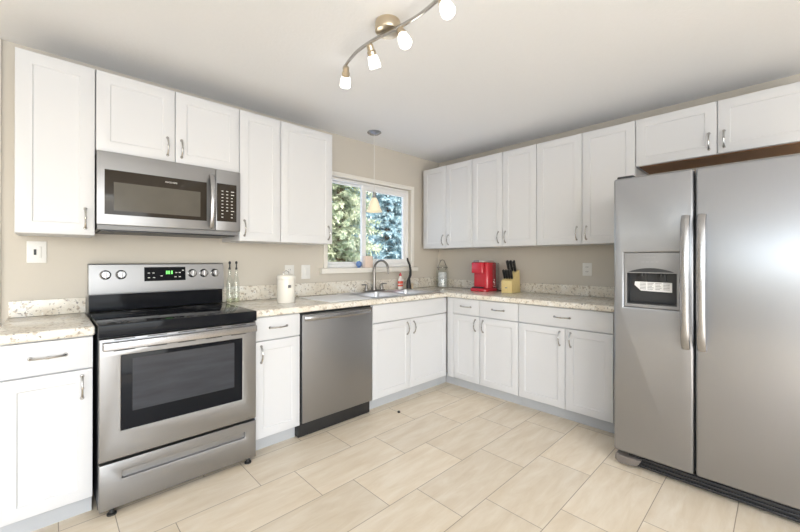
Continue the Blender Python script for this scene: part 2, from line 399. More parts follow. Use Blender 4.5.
m_fgreen = leafmat('sunlit_green_needles', (.30, .37, .24), (.58, .60, .45))
m_fteal = leafmat('blue_spruce_needles', (.20, .33, .37), (.50, .62, .65))
m_fdark = leafmat('deep_teal_needles', (.16, .30, .34), (.40, .54, .56))
conifer(1.45, 4.2, .2, 8.5, 1.15, m_fgreen, 'sunlit yellow-green conifer behind the left window pane', 3, .35)
conifer(4.45, 5.9, .4, 9.0, 1.3, m_fteal, 'blue spruce filling the right window pane', 5, .2)
conifer(2.2, 8.7, .9, 9.5, 1.35, m_fdark, 'dark teal conifer farther back behind the yellow-green conifer', 8, .2)
conifer(6.3, 9.3, 1.0, 10.0, 1.6, m_fteal, 'far bluish conifer standing behind the blue spruce', 11, .2)

# ------------------------------------------------------------------ cabinets
def pull_v(f, u, v0, v1, w, parent):
    """arched pull, upright"""
    n = 12; pts = []; rd = []
    for i in range(n+1):
        t = i/n; pts.append((u, v0+(v1-v0)*t, w+.004+.024*math.sin(PI*t)**.7)); rd.append(.0062-.0022*math.sin(PI*t)+.0022*(abs(t-.5) < .05))
    b = MB(f).tube(pts, rd, 8)
    for v in (v0, v1): b.lathe([(0, 0), (.0085, 0), (.0085, .004), (.006, .008), (0, .009)], (u, v, w), 12)
    return b.build('handle', m_chrome, parent)
def pull_h(f, u0, u1, v, w, parent):
    n = 12; pts = []; rd = []
    for i in range(n+1):
        t = i/n; pts.append((u0+(u1-u0)*t, v, w+.004+.024*math.sin(PI*t)**.7)); rd.append(.0066-.0022*math.sin(PI*t)+.0022*(abs(t-.5) < .05))
    b = MB(f).tube(pts, rd, 8)
    for u in (u0, u1): b.lathe([(0, 0), (.009, 0), (.009, .004), (.006, .008), (0, .009)], (u, v, w), 12)
    return b.build('handle', m_chrome, parent)
g = .0018
def upper(f, u0, u1, v0, v1, doors, hand, dface, label, vb=None, group='white wall cabinets'):
    c = W3(f, (u0+u1)/2, v0, .16)
    t = thing('wall_cabinet', label, 'cabinet', c, group)
    MB(f).box(u0+.0006, u1-.0006, v0+.0015, v1, .002, dface-.021).build('body', m_white, t)
    if vb: MB(f).box(u0+.018, u1-.018, v0-.004, v0+.0012, .006, dface-.03).build('bottom_panel', m_wood, t)
    e = [u0]+doors+[u1]
    for i, h in enumerate(hand):
        d = MB(f).door(e[i]+g, e[i+1]-g, v0, v1-.002, dface-.0195, dface, .060).build('door', m_white, t)
        a = e[i]+.034 if h == 'L' else e[i+1]-.041
        pull_v(f, a, v0+.038, v0+.142, dface, d)
    return t
ZB, ZT = 1.372, 2.279
DU, DUR = .3524, .3355
upper(FL, -3.591, -3.2865, ZB, ZT, [], 'R', DU, 'single-door white wall cabinet left of the microwave, at the left edge')
upper(FL, -3.2855, -2.5245, 1.838, ZT, [-2.9085], 'RL', DU, 'short two-door white wall cabinet directly above the microwave')
upper(FL, -2.5235, -2.2235, ZB, ZT, [], 'L', DU, 'narrow white wall cabinet just right of the microwave')
upper(FL, -2.2225, -1.7705, ZB, ZT, [], 'R', DU, 'wide single-door white wall cabinet just left of the window')
upper(FR, .052, .7295, ZB, ZT, [.387], 'RL', DUR, 'two-door white wall cabinet above the corner glass jar')
upper(FR, .7305, 1.4175, ZB, ZT, [1.077], 'RL', DUR, 'two-door white wall cabinet above the red coffee maker')
upper(FR, 1.4185, 2.1805, ZB, ZT, [1.8035], 'RL', DUR, 'two-door white wall cabinet between coffee maker side and refrigerator')
upper(FR, 2.1815, 3.098, 1.932, ZT, [2.640], 'RL', DUR, 'short two-door white wall cabinet above the refrigerator', vb=True)

def base(f, u0, u1, doors, hand, dface, label, kick=.561, drawers='pull', filler=None, kickx=(None, None), sink=False):
    c = W3(f, (u0+u1)/2, 0, .3)
    t = thing('base_cabinet', label, 'cabinet', c, 'white base cabinets')
    if sink:          # open-topped carcass so the bowls hang inside it
        def rc(d, v): return [(u0+.0006+d, v, .004+d), (u1-.0006-d, v, .004+d), (u1-.0006-d, v, dface-.021-d), (u0+.0006+d, v, dface-.021-d)]
        MB(f).loops([rc(0, .1), rc(0, .878), rc(.012, .878), rc(.012, .115)], True, True).build('body', m_white, t)
    else: MB(f).box(u0+.0006, u1-.0006, .1, .878, .004, dface-.021).build('body', m_white, t)
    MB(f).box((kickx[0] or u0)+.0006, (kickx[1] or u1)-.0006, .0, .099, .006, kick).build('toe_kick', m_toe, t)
    a0 = u0
    if filler: MB(f).box(u0, filler-g, .1, .872, dface-.0205, dface-.006, .002).build('filler_strip', m_white, t); a0 = filler
    d = MB(f).box(a0+g, u1-g, .7265, .872, dface-.0195, dface, .0035)
    d = d.build('drawer' if drawers else 'false_front', m_white, t)
    if drawers: mid = (a0+u1)/2+(.003 if u1-a0 > .5 else 0); pull_h(f, mid-.058, mid+.058, .802, dface, d)
    e = [a0]+doors+[u1]
    for i, h in enumerate(hand):
        d = MB(f).door(e[i]+g, e[i+1]-g, .103, .719, dface-.0195, dface, .056).build('door', m_white, t)
        a = e[i]+.041 if h == 'L' else e[i+1]-.041
        pull_v(f, a, .587, .69, dface, d)
    return t
DB, DBR = .636, .626
base(FL, -3.626, -3.312, [], 'R', DB, 'white base cabinet left of the stove, at the left edge')
base(FL, -2.532, -2.2185, [], 'L', DB, 'narrow white base cabinet between the stove and the dishwasher')
base(FL, -1.575, -.628, [-1.1365], 'RL', DB, 'two-door white sink cabinet with blank front under the sink', drawers=None, kickx=(None, -.546), sink=True)
base(FR, .6385, 1.013, [], 'R', DBR, 'white base cabinet in the inner corner beside the sink cabinet', filler=.715, kick=.545, kickx=(.562, None))
base(FR, 1.014, 1.399, [], 'L', DBR, 'white base cabinet with left-hand handle below the knife block', kick=.545)
base(FR, 1.400, 2.118, [1.7855], 'RL', DBR, 'widest white base cabinet beside the refrigerator, one drawer over two doors', kick=.545)

# ------------------------------------------------------------------ worktops
ZW = .923
wl = thing('countertop', 'short speckled granite worktop left of the stove', 'countertop', (-3.46, -.32, .879), 'granite worktops')
MB().grid([-3.634, -3.306], [-.655, -.001], lambda a, b: True, .879, ZW, .010).build('slab', m_gran, wl)
MB(FL).box(-3.626, -3.306, ZW+.0003, 1.013, .001, .022, .003).build('backsplash', m_gran, wl)
wr = thing('countertop', 'long L-shaped speckled granite worktop running round the corner to the refrigerator', 'countertop', (-1.2, -.32, .879), 'granite worktops')
SX0, SX1, SY0, SY1 = -1.505, -.70, -.575, -.135
MB().grid([-2.533, SX0, SX1, -.648, -.001], [-2.13, -.655, SY0, SY1, -.001],
          lambda a, b: (b > -.655 or a > -.648) and not (SX0 < a < SX1 and SY0 < b < SY1), .879, ZW, .010).build('slab', m_gran, wr)
MB(FL).box(-2.533, -.0235, ZW+.0003, 1.037, .001, .022, .003).build('backsplash', m_gran, wr)
MB(FR).box(.001, 2.128, ZW+.0003, 1.015, .001, .022, .003).build('backsplash', m_gran, wr)

# ------------------------------------------------------------------ sink and faucet
m_sink = mat('satin_sink_steel', (.68, .69, .72), .34, 1, noise=.03, nscale=40)
sk = thing('kitchen_sink', 'stainless steel double-bowl sink under the window', 'sink', (-1.10, -.33, ZW))
def rrect(a0, a1, b0, b1, r, z, n=6):
    out = []
    for cx, cy, s in ((a1-r, b1-r, 0), (a0+r, b1-r, 1), (a0+r, b0+r, 2), (a1-r, b0+r, 3)):
        for k in range(n+1):
            a = PI/2*(s+k/n); out.append((cx+r*math.cos(a), cy+r*math.sin(a), z))
    return out
zs = ZW+.0065
def strip(a0, a1, b0, b1):
    m = MB(); m.grid([SX0-.028, SX0+.012, -1.118, -1.088, SX1-.012, SX1+.028], [SY0-.028, SY0+.012, SY1-.012, SY1+.085],
                     lambda u, v: not ((SX0+.012 < u < -1.118 or -1.088 < u < SX1-.012) and SY0+.012 < v < SY1-.012), ZW+.0006, zs, .0022)
    return m
strip(0, 0, 0, 0).build('rim', m_sink, sk)
for a0, a1 in ((SX0+.014, -1.1195), (-1.0865, SX1-.014)):
    b0, b1 = SY0+.014, SY1-.014
    MB().loops([rrect(a0-.008, a1+.008, b0-.008, b1+.008, .03, zs+.0005), rrect(a0, a1, b0, b1, .045, zs), rrect(a0+.002, a1-.002, b0+.002, b1-.002, .045, zs-.01),
                rrect(a0+.015, a1-.015, b0+.015, b1-.015, .05, .775), rrect(a0+.05, a1-.05, b0+.05, b1-.05, .05, .752)], cap1=True).build('basin', m_sink, sk)
fx, fy, fz = -1.105, -.092, zs
fc = thing('faucet', 'brushed nickel gooseneck faucet with two levers behind the sink', 'faucet', (fx, fy, fz))
MB().box(fx-.125, fx+.125, fy-.027, fy+.027, fz+.0004, fz+.014, .006).build('base_plate', m_faucet, fc)
pts = [(fx, fy, fz+.013), (fx, fy, fz+.09), (fx, fy, fz+.20)]
R = .092
for k in range(1, 15):
    a = PI-k*(PI*1.06)/14
    pts.append((fx+.012*(1+math.cos(a)), fy-R-R*math.cos(a), fz+.215+R*math.sin(a)))
pts.append((pts[-1][0], pts[-1][1]+.004, pts[-1][2]-.02))
MB().tube(pts, [.02, .0155, .0125]+[.0115]*(len(pts)-4)+[.0125], 12).lathe([(.026, 0), (.026, .012), (.019, .03), (.016, .06), (.0, .062)], (fx, fy, fz+.0135), 20).build('spout', m_faucet, fc)
for s in (-1, 1):
    hx = fx+s*.1
    MB().lathe([(.02, 0), (.02, .012), (.013, .03), (.014, .048), (.009, .056), (0, .058)], (hx, fy, fz+.0135), 18).tube([(hx-s*.006, fy, fz+.066), (hx+s*.03, fy-.004, fz+.071), (hx+s*.06, fy-.008, fz+.070)], [.008, .0065, .006], 8).build('handle', m_faucet, fc)

# ------------------------------------------------------------------ range
U0, U1 = -3.299, -2.541
rg = thing('range', 'freestanding stainless steel electric range with black glass cooktop', 'stove', (-2.92, -.35, 0))
MB(FL).box(U0+.003, U1-.003, .028, .905, .03, .640, .003).build('body', m_dark, rg)
MB(FL).box(U0, U1, .866, .928, .035, .690, .006).build('cooktop', m_blackglass, rg)
m_ring = mat('printed_burner_ring', (.085, .085, .09), .12, noise=.05, nscale=30)
bz = .9284
for (bx, by, br) in ((-3.12, .50, .105), (-2.73, .50, .115), (-3.10, .22, .08), (-2.74, .22, .08)):
    t = MB()
    t.lathe([(br-.004, 0), (br-.004, .0004), (br, .0004), (br, 0)], (bx, -by, bz), 40); t.build('burner_ring', m_ring, rg)
# backguard: black lower band and slanted steel control panel
MB(FL).prism([(U0+.004, .929), (U1-.004, .929), (U1-.004, 1.034), (U0+.004, 1.034)], .01, .080).build('backguard_band', m_blackglass, rg)
def slant(u0, u1):
    pr = [(.008, 1.030), (.104, 1.030), (.106, 1.040), (.088, 1.210), (.080, 1.2165), (.008, 1.2165)]
    return [[(u, v, w) for w, v in pr] for u in (u0, u1)]
bgp = MB(FL).loops(slant(U0+.001, U1-.001), True, True).build('control_panel', m_steel, rg)
def wp(v): return .106-(v-1.04)/.17*.018
dp = MB(FL).loops([[(u, v, wp(v)+d) for u, v in ((-3.025, 1.103), (-2.79, 1.103), (-2.79, 1.193), (-3.025, 1.193))] for d in (-.001, .0015)], True, True).build('display', m_blackglass, rg)
b = MB(FL)
for i, u in enumerate((-2.905, -2.892, -2.876)): b.loops([[(u+a, v, wp(v)+d) for a, v in ((0, 1.146), (.009, 1.146), (.009, 1.168), (0, 1.168))] for d in (.0014, .002)], True, True)
b.build('digits', m_green, dp)
for u, v in ((-3.0, 1.155), (-2.975, 1.155), (-3.0, 1.125), (-2.972, 1.125), (-2.93, 1.135), (-2.845, 1.155), (-2.825, 1.155), (-2.85, 1.127), (-2.825, 1.127), (-2.805, 1.17)):
    MB(FL).loops([[(u+a, v+c, wp(v)+d) for a, c in ((-.006, -.0025), (.006, -.0025), (.006, .0025), (-.006, .0025))] for d in (.0014, .0019)], True, True).build('key', m_key, dp)
for u in (-3.221, -3.145, -2.749, -2.676, -2.602):
    k = MB(FL); v = 1.148
    k.lathe([(.0, 0), (.0285, 0), (.0285, .006), (.024, .009), (.0225, .024), (.019, .028), (0, .028)], (u, v, wp(v)+.0006), 24, Vector((0, .105, .99)))
    k.box(u-.005, u+.005, v-.021, v+.021, wp(v)+.026, wp(v)+.037, .002)
    k.build('knob', m_bright, rg)
# oven door with window, handle, vents, dark shade strips
od = MB(FL).grid([U0+.004, -3.211, -2.627, U1-.004], [.270, .402, .771, .858], lambda u, v: not (-3.211 < u < -2.627 and .402 < v < .771), .645, .688, .004).build('oven_door', m_steel, rg)
MB(FL).box(-3.2105, -2.6275, .4025, .7705, .65, .6868, .001).build('window_frame', m_blackglass, od)
m_oven = mat('smoky_oven_glass', (.05, .053, .062), .07, noise=.35, nscale=5, stretch=(1, 1, 6))
m_oven.node_tree.nodes['Principled BSDF'].inputs['Specular IOR Level'].default_value = .2
MB(FL).box(-3.165, -2.674, .488, .750, .6869, .6874).build('window_pane', m_oven, od)
h = MB(FL); hp = []
h.box(U0+.014, U1-.014, .806, .846, .712, .734, .009, 3)
for u in (U0+.014, U1-.044): h.box(u, u+.03, .808, .844, .686, .72, .004)
h.build('handle', m_bright, od)
for v0_, v1_ in ((.8495, .8535), (.795, .7985)):  # upper row vents; lower row dark strips stand for shade beneath the handle
    for i in range(5): MB(FL).box(-3.24+i*.137, -3.155+i*.137, v0_, v1_, .6875, .6887).build('vent_shade_slot', m_black, od)
dr = MB(FL).grid([U0+.004, -3.205, -2.611, U1-.004], [.034, .166, .203, .256], lambda u, v: not (-3.205 < u < -2.611 and .166 < v < .203), .645, .688, .004)
dr.box(-3.206, -2.610, .165, .204, .652, .668)
dr.build('storage_drawer', m_steel, rg)
for u in (U0+.055, U1-.045):
    MB().lathe([(.02, .0005), (.02, .008), (.012, .012), (.009, .0335), (0, .0335)], (u, -.668, 0), 14).build('foot', m_black, rg)

# ------------------------------------------------------------------ microwave
mw = thing('microwave', 'stainless steel over-the-range microwave hung beneath the short cabinet', 'microwave', (-2.904, -.19, 1.41))
A0, A1 = -3.2825, -2.5265
MB(FL).box(A0+.004, A1-.004, 1.408, 1.836, .004, .345, .003).build('body', m_grey, mw)
md = MB(FL).box(A0, -2.684, 1.434, 1.8345, .345, .3795, .005).build('door', m_steel, mw)
MB(FL).box(-3.25, -2.738, 1.490, 1.736, .3795, .3806, .0005).build('window_frame', m_brown, md)
MB(FL).box(-3.21, -2.775, 1.513, 1.670, .3806, .3811).build('window_pane', m_mesh, md)
text('FRIGIDAIRE', .0125, 'lettering', m_key, md, FL, -2.935, 1.706, .3808)
hp = []
for i in range(15):
    t = i/14; hp.append((-2.709, 1.447+.34*t, .381+.042*math.sin(PI*t)**.6))
MB(FL).tube(hp, [.017]*15, 12, flat=((0, 0, 1), .5)).build('handle', m_bright, md)
cp = MB(FL).box(-2.682, A1, 1.434, 1.8345, .345, .3785, .005).build('control_panel', m_steel, mw)
kp = MB(FL).box(-2.677, -2.553, 1.4945, 1.743, .3785, .3798, .0005).build('keypad', m_brown, cp)
for r in range(9):
    for c in range(3):
        if r in (7, 8) and c == 1: continue
        MB(FL).box(-2.649+c*.030, -2.637+c*.030+(.008 if (c == 2 and r in (0, 1, 6)) else 0), 1.692-r*.0215, 1.697-r*.0215, .3797, .3802).build('key', m_key, kp)
b = MB(FL).box(A0+.02, A1-.02, 1.400, 1.4075, .02, .33, .002)
b.build('vent_base', m_dark, mw)

# ------------------------------------------------------------------ dishwasher
dw = thing('dishwasher', 'stainless steel dishwasher between two white base cabinets', 'dishwasher', (-1.898, -.3, 0))
MB(FL).box(-2.2165, -1.577, .10, .877, .02, .612).build('body', m_black, dw)
dd = MB(FL).box(-2.2085, -1.5885, .112, .862, .613, .650, .006).build('door', m_steel, dw)
h = MB(FL); n = 14
h.tube([(-2.192+.575*i/n, .838+.0*i, .656+.030*math.sin(PI*i/n)**.35) for i in range(n+1)], .019, 10, flat=((0, 0, 1), .5))
h.build('handle', m_bright, dd)
MB(FL).box(-2.2165, -1.58, .004, .108, .5, .606, .004).build('toe_panel', m_black, dw)

# ------------------------------------------------------------------ refrigerator
fg = thing('refrigerator', 'tall stainless steel side-by-side refrigerator with door dispenser', 'refrigerator', (-.55, -2.68, 0))
V0, V1, VS = 2.2215, 3.135, 2.6085
MB(FR).box(V0+.006, V1-.006, .03, 1.722, .06, .905, .006).build('cabinet', m_grey, fg)
DW_ = .984
def fdoor(a0, a1, hole=None):
    xs = [a0, a1]; ys = [.0935, 1.7325]
    if hole: xs = [a0, hole[0], hole[1], a1]; ys = [.0935, hole[2], hole[3], 1.7325]
    k = (lambda u, v: not (hole[0] < u < hole[1] and hole[2] < v < hole[3])) if hole else (lambda u, v: True)
    return MB(FR).grid(xs, ys, k, .912, DW_, .013, 4)
H = (2.277, 2.546, .967, 1.284)
fd = fdoor(V0, VS-.004, H).build('freezer_door', m_steelv, fg)
fd2 = fdoor(VS+.004, V1).build('fridge_door', m_steelv, fg)
for d_, u in ((fd, 2.572), (fd2, 2.640)):
    pts = []; n = 18
    for i in range(n+1):
        t = i/n; pts.append((u, .765+.715*t, DW_+.004+.052*math.sin(PI*t)**.42))
    MB(FR).tube(pts, [.0195]*(n+1), 12, flat=((0, 0, 1), .55)).build('handle', m_bright, d_)
ds = MB(FR).grid([2.2775, 2.291, 2.532, 2.5455], [.9675, .985, 1.166, 1.2835], lambda u, v: not (2.291 < u < 2.532 and .985 < v < 1.166), .95, DW_+.002, .002).build('dispenser', m_grey, fd)
MB(FR).box(2.2905, 2.5325, .9845, 1.1665, .925, .930).build('recess_back', m_dark, ds)
b = MB(FR)
b.box(2.2905, 2.293, .985, 1.1665, .93, .975); b.box(2.530, 2.5325, .985, 1.1665, .93, .975); b.box(2.293, 2.530, .985, .992, .93, .975)
b.build('recess_liner', m_dark, ds)
arc = [(2.300, 1.172)]+[(2.300+.222*i/12, 1.172+.024*math.sin(PI*i/12)) for i in range(13)]+[(2.522, 1.172)]
MB(FR).prism([(2.30+.222*i/12, 1.172+.024*math.sin(PI*i/12)**.8) for i in range(13)], DW_+.0021, DW_+.0035).build('paddle_arch', m_dark, ds)
for u in (2.36, 2.455):
    MB(FR).box(u-.022, u+.022, 1.09, 1.165, .931, .945, .003).lathe([(0, 0), (.012, 0), (.010, .02), (0, .02)], (u, 1.148, .95), 12, 'Y').build('paddle', m_black, ds)
lp = MB(FR).prism([(2.325, 1.115), (2.322, 1.095), (2.355, 1.062), (2.505, 1.058), (2.505, 1.113)], .9462, .9468).build('label_sticker', m_paper, ds)
b = MB(FR)
for i in range(5):
    for j in range(4): b.box(2.350+j*.038, 2.380+j*.038-(i*j % 3)*.004, 1.105-i*.0085, 1.1085-i*.0085, .9468, .9471)
b.build('printed_lines', m_ink, lp)
text('FRIGIDAIRE', .0125, 'lettering', m_ink, ds, FR, 2.405, 1.258, DW_+.0021)
b = MB(FR)
for i in range(4): b.box(2.366+i*.023, 2.379+i*.023, 1.229, 1.2335, DW_+.002, DW_+.0025)
b.build('button_marks', m_ink, ds)
gr = MB(FR).box(V0+.07, V1, .018, .088, .86, .945, .003).build('toe_grille', m_black, fg)
b = MB(FR)
for i in range(3): b.box(V0+.10, V1-.02, .030+i*.02, .037+i*.02, .945, .955, .002)
b.build('grille_bars', m_dark, gr)
b = MB(FR).prism([(V0+.004, .066), (V0+.002, .03), (V0+.03, .014), (V0+.09, .018), (V0+.12, .03), (V0+.14, .066)], .90, .972, .008).build('corner_foot', m_rust, fg)
MB(FR).lathe([(0, 0), (.022, 0), (.022, .012), (0, .012)], (V0+.06, .001, .88), 14, 'Y').build('roller', m_black, fg)
MB(FR).box(V0+.012, V0+.10, 1.7225, 1.748, .86, .965, .008).build('hinge_cover', m_dark, fg)
MB(FR).box(V1-.10, V1-.012, 1.7225, 1.748, .86, .965, .008).build('hinge_cover', m_dark, fg)

# ------------------------------------------------------------------ ceiling track light
tl = thing('track_light', 'curved satin nickel ceiling track light with lit glass shades', 'ceiling light', (-2.24, -1.56, ZC))
m_brass = mat('warm_brushed_nickel', (.62, .53, .40), .28, 1, noise=.06, nscale=20)
MB().lathe([(0, 0), (.062, 0), (.064, -.006), (.064, -.044), (.060, -.050), (.03, -.053), (0, -.053)], (-2.24, -1.56, ZC-.0005), 32).build('ceiling_canopy', m_brass, tl)
ctrl = [(-2.198, -1.105), (-2.225, -1.17), (-2.252, -1.269), (-2.267, -1.356), (-2.268, -1.452), (-2.262, -1.531), (-2.248, -1.615), (-2.238, -1.748), (-2.242, -1.823), (-2.255, -1.904), (-2.275, -1.99), (-2.295, -2.05)]
def barpt(t):     # t in 0..1 along the S-shaped rail
    k = t*(len(ctrl)-1); i = max(1, min(len(ctrl)-3, int(k))); q = k-i
    P0, P1, P2, P3 = (Vector((*ctrl[j], ZC-.066)) for j in (i-1, i, i+1, i+2))
    return P1+.5*q*(P2-P0+q*(2*P0-5*P1+4*P2-P3+q*(3*(P1-P2)+P3-P0)))
MB().tube([barpt(i/60) for i in range(61)], .0075, 10, flat=((0, 0, 1), 1.3)).build('rail', m_chrome, tl)
for y, dr_ in ((-1.19, (.367, .593, -.716)), (-1.455, (.507, .172, -.845)), (-1.66, (-.127, -.478, -.869)), (-1.93, (-.202, -.499, -.842))):
    t_ = min((i/200 for i in range(201)), key=lambda t: abs(barpt(t).y-y)); p = barpt(t_); d = Vector(dr_).normalized(); q = p+Vector((0, 0, -.022))
    hd = MB().tube([p, q], .006, 8).lathe([(0, -.012), (.012, -.012), (.018, -.004), (.0185, .018), (.0235, .024), (.0235, .044), (0, .044)], q, 20, d).build('lamp_head', m_brass, tl)
    MB().lathe([(.022, .042), (.0245, .046), (.029, .075), (.031, .098), (.028, .104), (0, .105)], q, 24, d).build('glass_shade', m_shade, hd)

# ------------------------------------------------------------------ pendant over the sink
pd = thing('pendant_light', 'small white bell-glass pendant hanging before the window', 'pendant light', (-1.275, -.295, ZC))
MB().lathe([(0, 0), (.066, 0), (.066, -.006), (.045, -.02), (.012, -.026), (0, -.028)], (-1.275, -.295, ZC-.0005), 28).build('ceiling_canopy', m_bright, pd)
MB().tube([(-1.275, -.295, ZC-.026), (-1.275, -.295, 1.86)], .0026, 6).build('cord', m_plate, pd)
MB().lathe([(.0, .045), (.014, .042), (.018, .0), (.022, -.012), (0, -.012)], (-1.275, -.295, 1.833), 16).build('socket', m_chrome, pd)
MB().lathe([(.020, 1.822), (.026, 1.815), (.040, 1.785), (.050, 1.75), (.060, 1.72), (.076, 1.692), (.073, 1.692), (.057, 1.722), (.047, 1.75), (.037, 1.785), (.022, 1.812)], (-1.275, -.295, 0), 30).build('lamp_shade', m_pend, pd)

# ------------------------------------------------------------------ wall plates
def plate(f, u0, u1, v0, v1, kind, name, label, cat):
    t = thing(name, label, cat, W3(f, (u0+u1)/2, v0, 0), 'wall plates' if cat == 'outlet' else None)
    MB(f).box(u0, u1, v0, v1, .0008, .007, .002).build('cover_plate', m_plate, t)
    uc, vc = (u0+u1)/2, (v0+v1)/2
    if kind == 'outlet':
        for s in (-1, 1):
            r = MB(f).box(uc-.017, uc+.017, vc+s*.02-.014, vc+s*.02+.014, .0065, .0085, .003).build('receptacle', m_plate, t)
            MB(f).box(uc-.009, uc-.006, vc+s*.02-.005, vc+s*.02+.007, .0084, .0088).box(uc+.006, uc+.009, vc+s*.02-.005, vc+s*.02+.007, .0084, .0088).build('slots', m_dark, r)
    else:
        b = MB(f).box(uc-.012, uc-.001, vc-.016, vc+.016, .0065, .010, .0015).build('slot', m_dark, t) if kind == 'switch' else None
        MB(f).box(uc+.002 if kind == 'switch' else uc-.017, uc+.020 if kind == 'switch' else uc+.017, vc-.032, vc+.032, .0065, .0125, .003).build('rocker', m_plate, t)
    return t
plate(FL, -3.558, -3.477, 1.222, 1.345, 'switch', 'light_switch', 'white switch plate below the leftmost wall cabinet', 'switch')
plate(FL, -2.018, -1.934, 1.077, 1.197, 'outlet', 'electrical_outlet', 'white outlet plate on beige wall, directly behind the canister', 'outlet')
plate(FL, -1.863, -1.778, 1.073, 1.197, 'rocker', 'light_switch', 'white rocker switch plate between the canister and the window sill', 'switch')
plate(FR, 1.69, 1.768, 1.102, 1.216, 'outlet', 'electrical_outlet', 'white outlet plate on beige wall between knife block and refrigerator', 'outlet')

# ------------------------------------------------------------------ things on the worktop
ZW += .0006
tag(MB().box(-1.95, -1.545, -.60, -.13, ZW, ZW+.005, .0022).build('drying_mat', mat('white_drying_mat', (.90, .91, .93), .3, noise=.01, nscale=60)), 'thin white drying mat lying on the worktop left of the sink', 'mat')
cx_, cy_ = -2.19, -.372
cn = thing('canister', 'cream enamel canister with lid standing on the worktop right of the stove', 'canister', (cx_, cy_, ZW))
MB().lathe([(0, 0), (.062, 0), (.0645, .004), (.0645, .176), (.0, .176)], (cx_, cy_, ZW), 36).build('body', m_enamel, cn)
ld = MB().lathe([(.066, .1765), (.0685, .179), (.0685, .192), (.062, .203), (.045, .209), (0, .211)], (cx_, cy_, ZW), 36).build('lid', m_enamel, cn)
MB().tube([(cx_-.022, cy_, ZW+.208), (cx_-.02, cy_, ZW+.228), (cx_, cy_, ZW+.238), (cx_+.02, cy_, ZW+.228), (cx_+.022, cy_, ZW+.208)], .004, 8).build('lid_handle', m_chrome, ld)
dirc = Vector((-3.469-cx_, -2.93-cy_, 0)).normalized()
ang = math.atan2(dirc.y, dirc.x)+.38
rows = []
for h_ in (.112, .134):
    rows.append([(cx_+(.0649)*math.cos(ang+a), cy_+.0649*math.sin(ang+a), ZW+h_) for a in (-.19, -.1, 0, .1, .19)])
t = MB(); bm = t.bm; A = [bm.verts.new(p) for p in rows[0]]; B = [bm.verts.new(p) for p in rows[1]]
for i in range(4): bm.faces.new((A[i], A[i+1], B[i+1], B[i]))
bmesh.ops.solidify(bm, geom=list(bm.faces), thickness=.0004)
t.build('label_print', m_ink, cn)

def bottle(x, y, label):
    o = thing('glass_bottle', label, 'bottle', (x, y, ZW), 'oil bottles beside the stove')
    MB().lathe([(0, .0), (.021, .0), (.0225, .004), (.0225, .14), (.019, .17), (.0105, .195), (.0095, .25), (.0105, .252), (.0105, .256)], (x, y, ZW), 24).build('body', m_jar, o)
    MB().lathe([(0, .003), (.0205, .003), (.0205, .032), (0, .032)], (x, y, ZW), 20).build('oil', m_oil, o)
    MB().lathe([(0, .245), (.0075, .245), (.0075, .258), (.0045, .262), (.004, .285), (.008, .289), (.0085, .300), (.006, .307), (0, .308)], (x, y, ZW), 16).build('stopper', m_black, o)
m_oil = pane('pale_green_oil', (.95, .96, .88), .04)
bottle(-2.50, -.098, 'clear glass oil bottle with black stopper touching distance from the stove backguard')
bottle(-2.452, -.098, 'clear glass oil bottle with black stopper, farther of two from the stove')

jx, jy = -.125, -.165
j = thing('glass_jar', 'clear glass clip-top jar of white packets in the worktop corner', 'jar', (jx, jy, ZW))
MB().lathe([(0, 0), (.066, 0), (.072, .008), (.072, .185), (.062, .205), (.058, .225)], (jx, jy, ZW), 32).build('body', m_jar, j)
MB().lathe([(.0, .0085), (.048, .0085), (.054, .02), (.054, .16), (.045, .178), (0, .182)], (jx, jy, ZW), 24).build('contents', mat('white_packets', (.66, .70, .74), .45, noise=.55, nscale=42), j)
lid = MB().lathe([(.062, .226), (.064, .232), (.062, .24), (.045, .25), (.02, .255), (0, .256)], (jx, jy, ZW), 28).build('lid', m_jar, j)
MB().lathe([(.060, .2255), (.0655, .2255), (.0655, .231), (.060, .231)], (jx, jy, ZW), 28).build('gasket', m_rust, j)
MB().tube([(jx-.066, jy, ZW+.20), (jx-.07, jy, ZW+.25), (jx-.03, jy, ZW+.315), (jx+.0, jy, ZW+.322), (jx+.03, jy, ZW+.315), (jx+.07, jy, ZW+.25), (jx+.066, jy, ZW+.20)], .0045, 8).build('wire_bail', m_chrome, j)

# red single-serve coffee maker: u = -y along right wall
kf = thing('coffee_maker', 'glossy red single-serve coffee maker on the right-hand worktop', 'coffee maker', (-.2, -.77, ZW))
def kbox(a0, a1, w0, w1, v0, v1, r, m, name, parent, prof=None):
    ls = [rr for rr in ()]
    def loop(z, d): return [(u, z, w) for u, w, _ in rrect(a0+d, a1-d, w0+d, w1-d, r, 0)]
    b = MB(FR).loops([loop(v0, .004), loop(v0+.004, 0), loop(v1-.012, 0), loop(v1-.003, .004), loop(v1, .012)], True, True)
    return b.build(name, m, parent)
kbox(.688, .886, .09, .325, ZW, ZW+.033, .035, m_red, 'base', kf)
kbox(.694, .878, .095, .270, ZW+.0332, ZW+.296, .035, m_red, 'body', kf)
kbox(.702, .846, .2705, .318, ZW+.185, ZW+.296, .023, m_red, 'brew_head', kf)
hl = kbox(.700, .856, .10, .312, ZW+.2962, ZW+.318, .04, mat('silver_plastic', (.55, .54, .53), .3, .7, noise=.03, nscale=20), 'lid', kf)
MB(FR).loops([[(.745, ZW+.3, .3125), (.80, ZW+.3, .3125), (.80, ZW+.316, .3125), (.745, ZW+.316, .3125)], [(.745, ZW+.3, .332), (.80, ZW+.3, .332), (.80, ZW+.314, .326), (.745, ZW+.314, .326)]], True, True).build('lid_handle', m_bright, hl)
kbox(.705, .846, .272, .320, ZW+.0332, ZW+.045, .022, m_black, 'drip_tray', kf)
kbox(.8795, .912, .10, .200, ZW+.03, ZW+.29, .016, pane('smoky_tank', (.84, .85, .86), .08, .02), 'water_tank', kf)
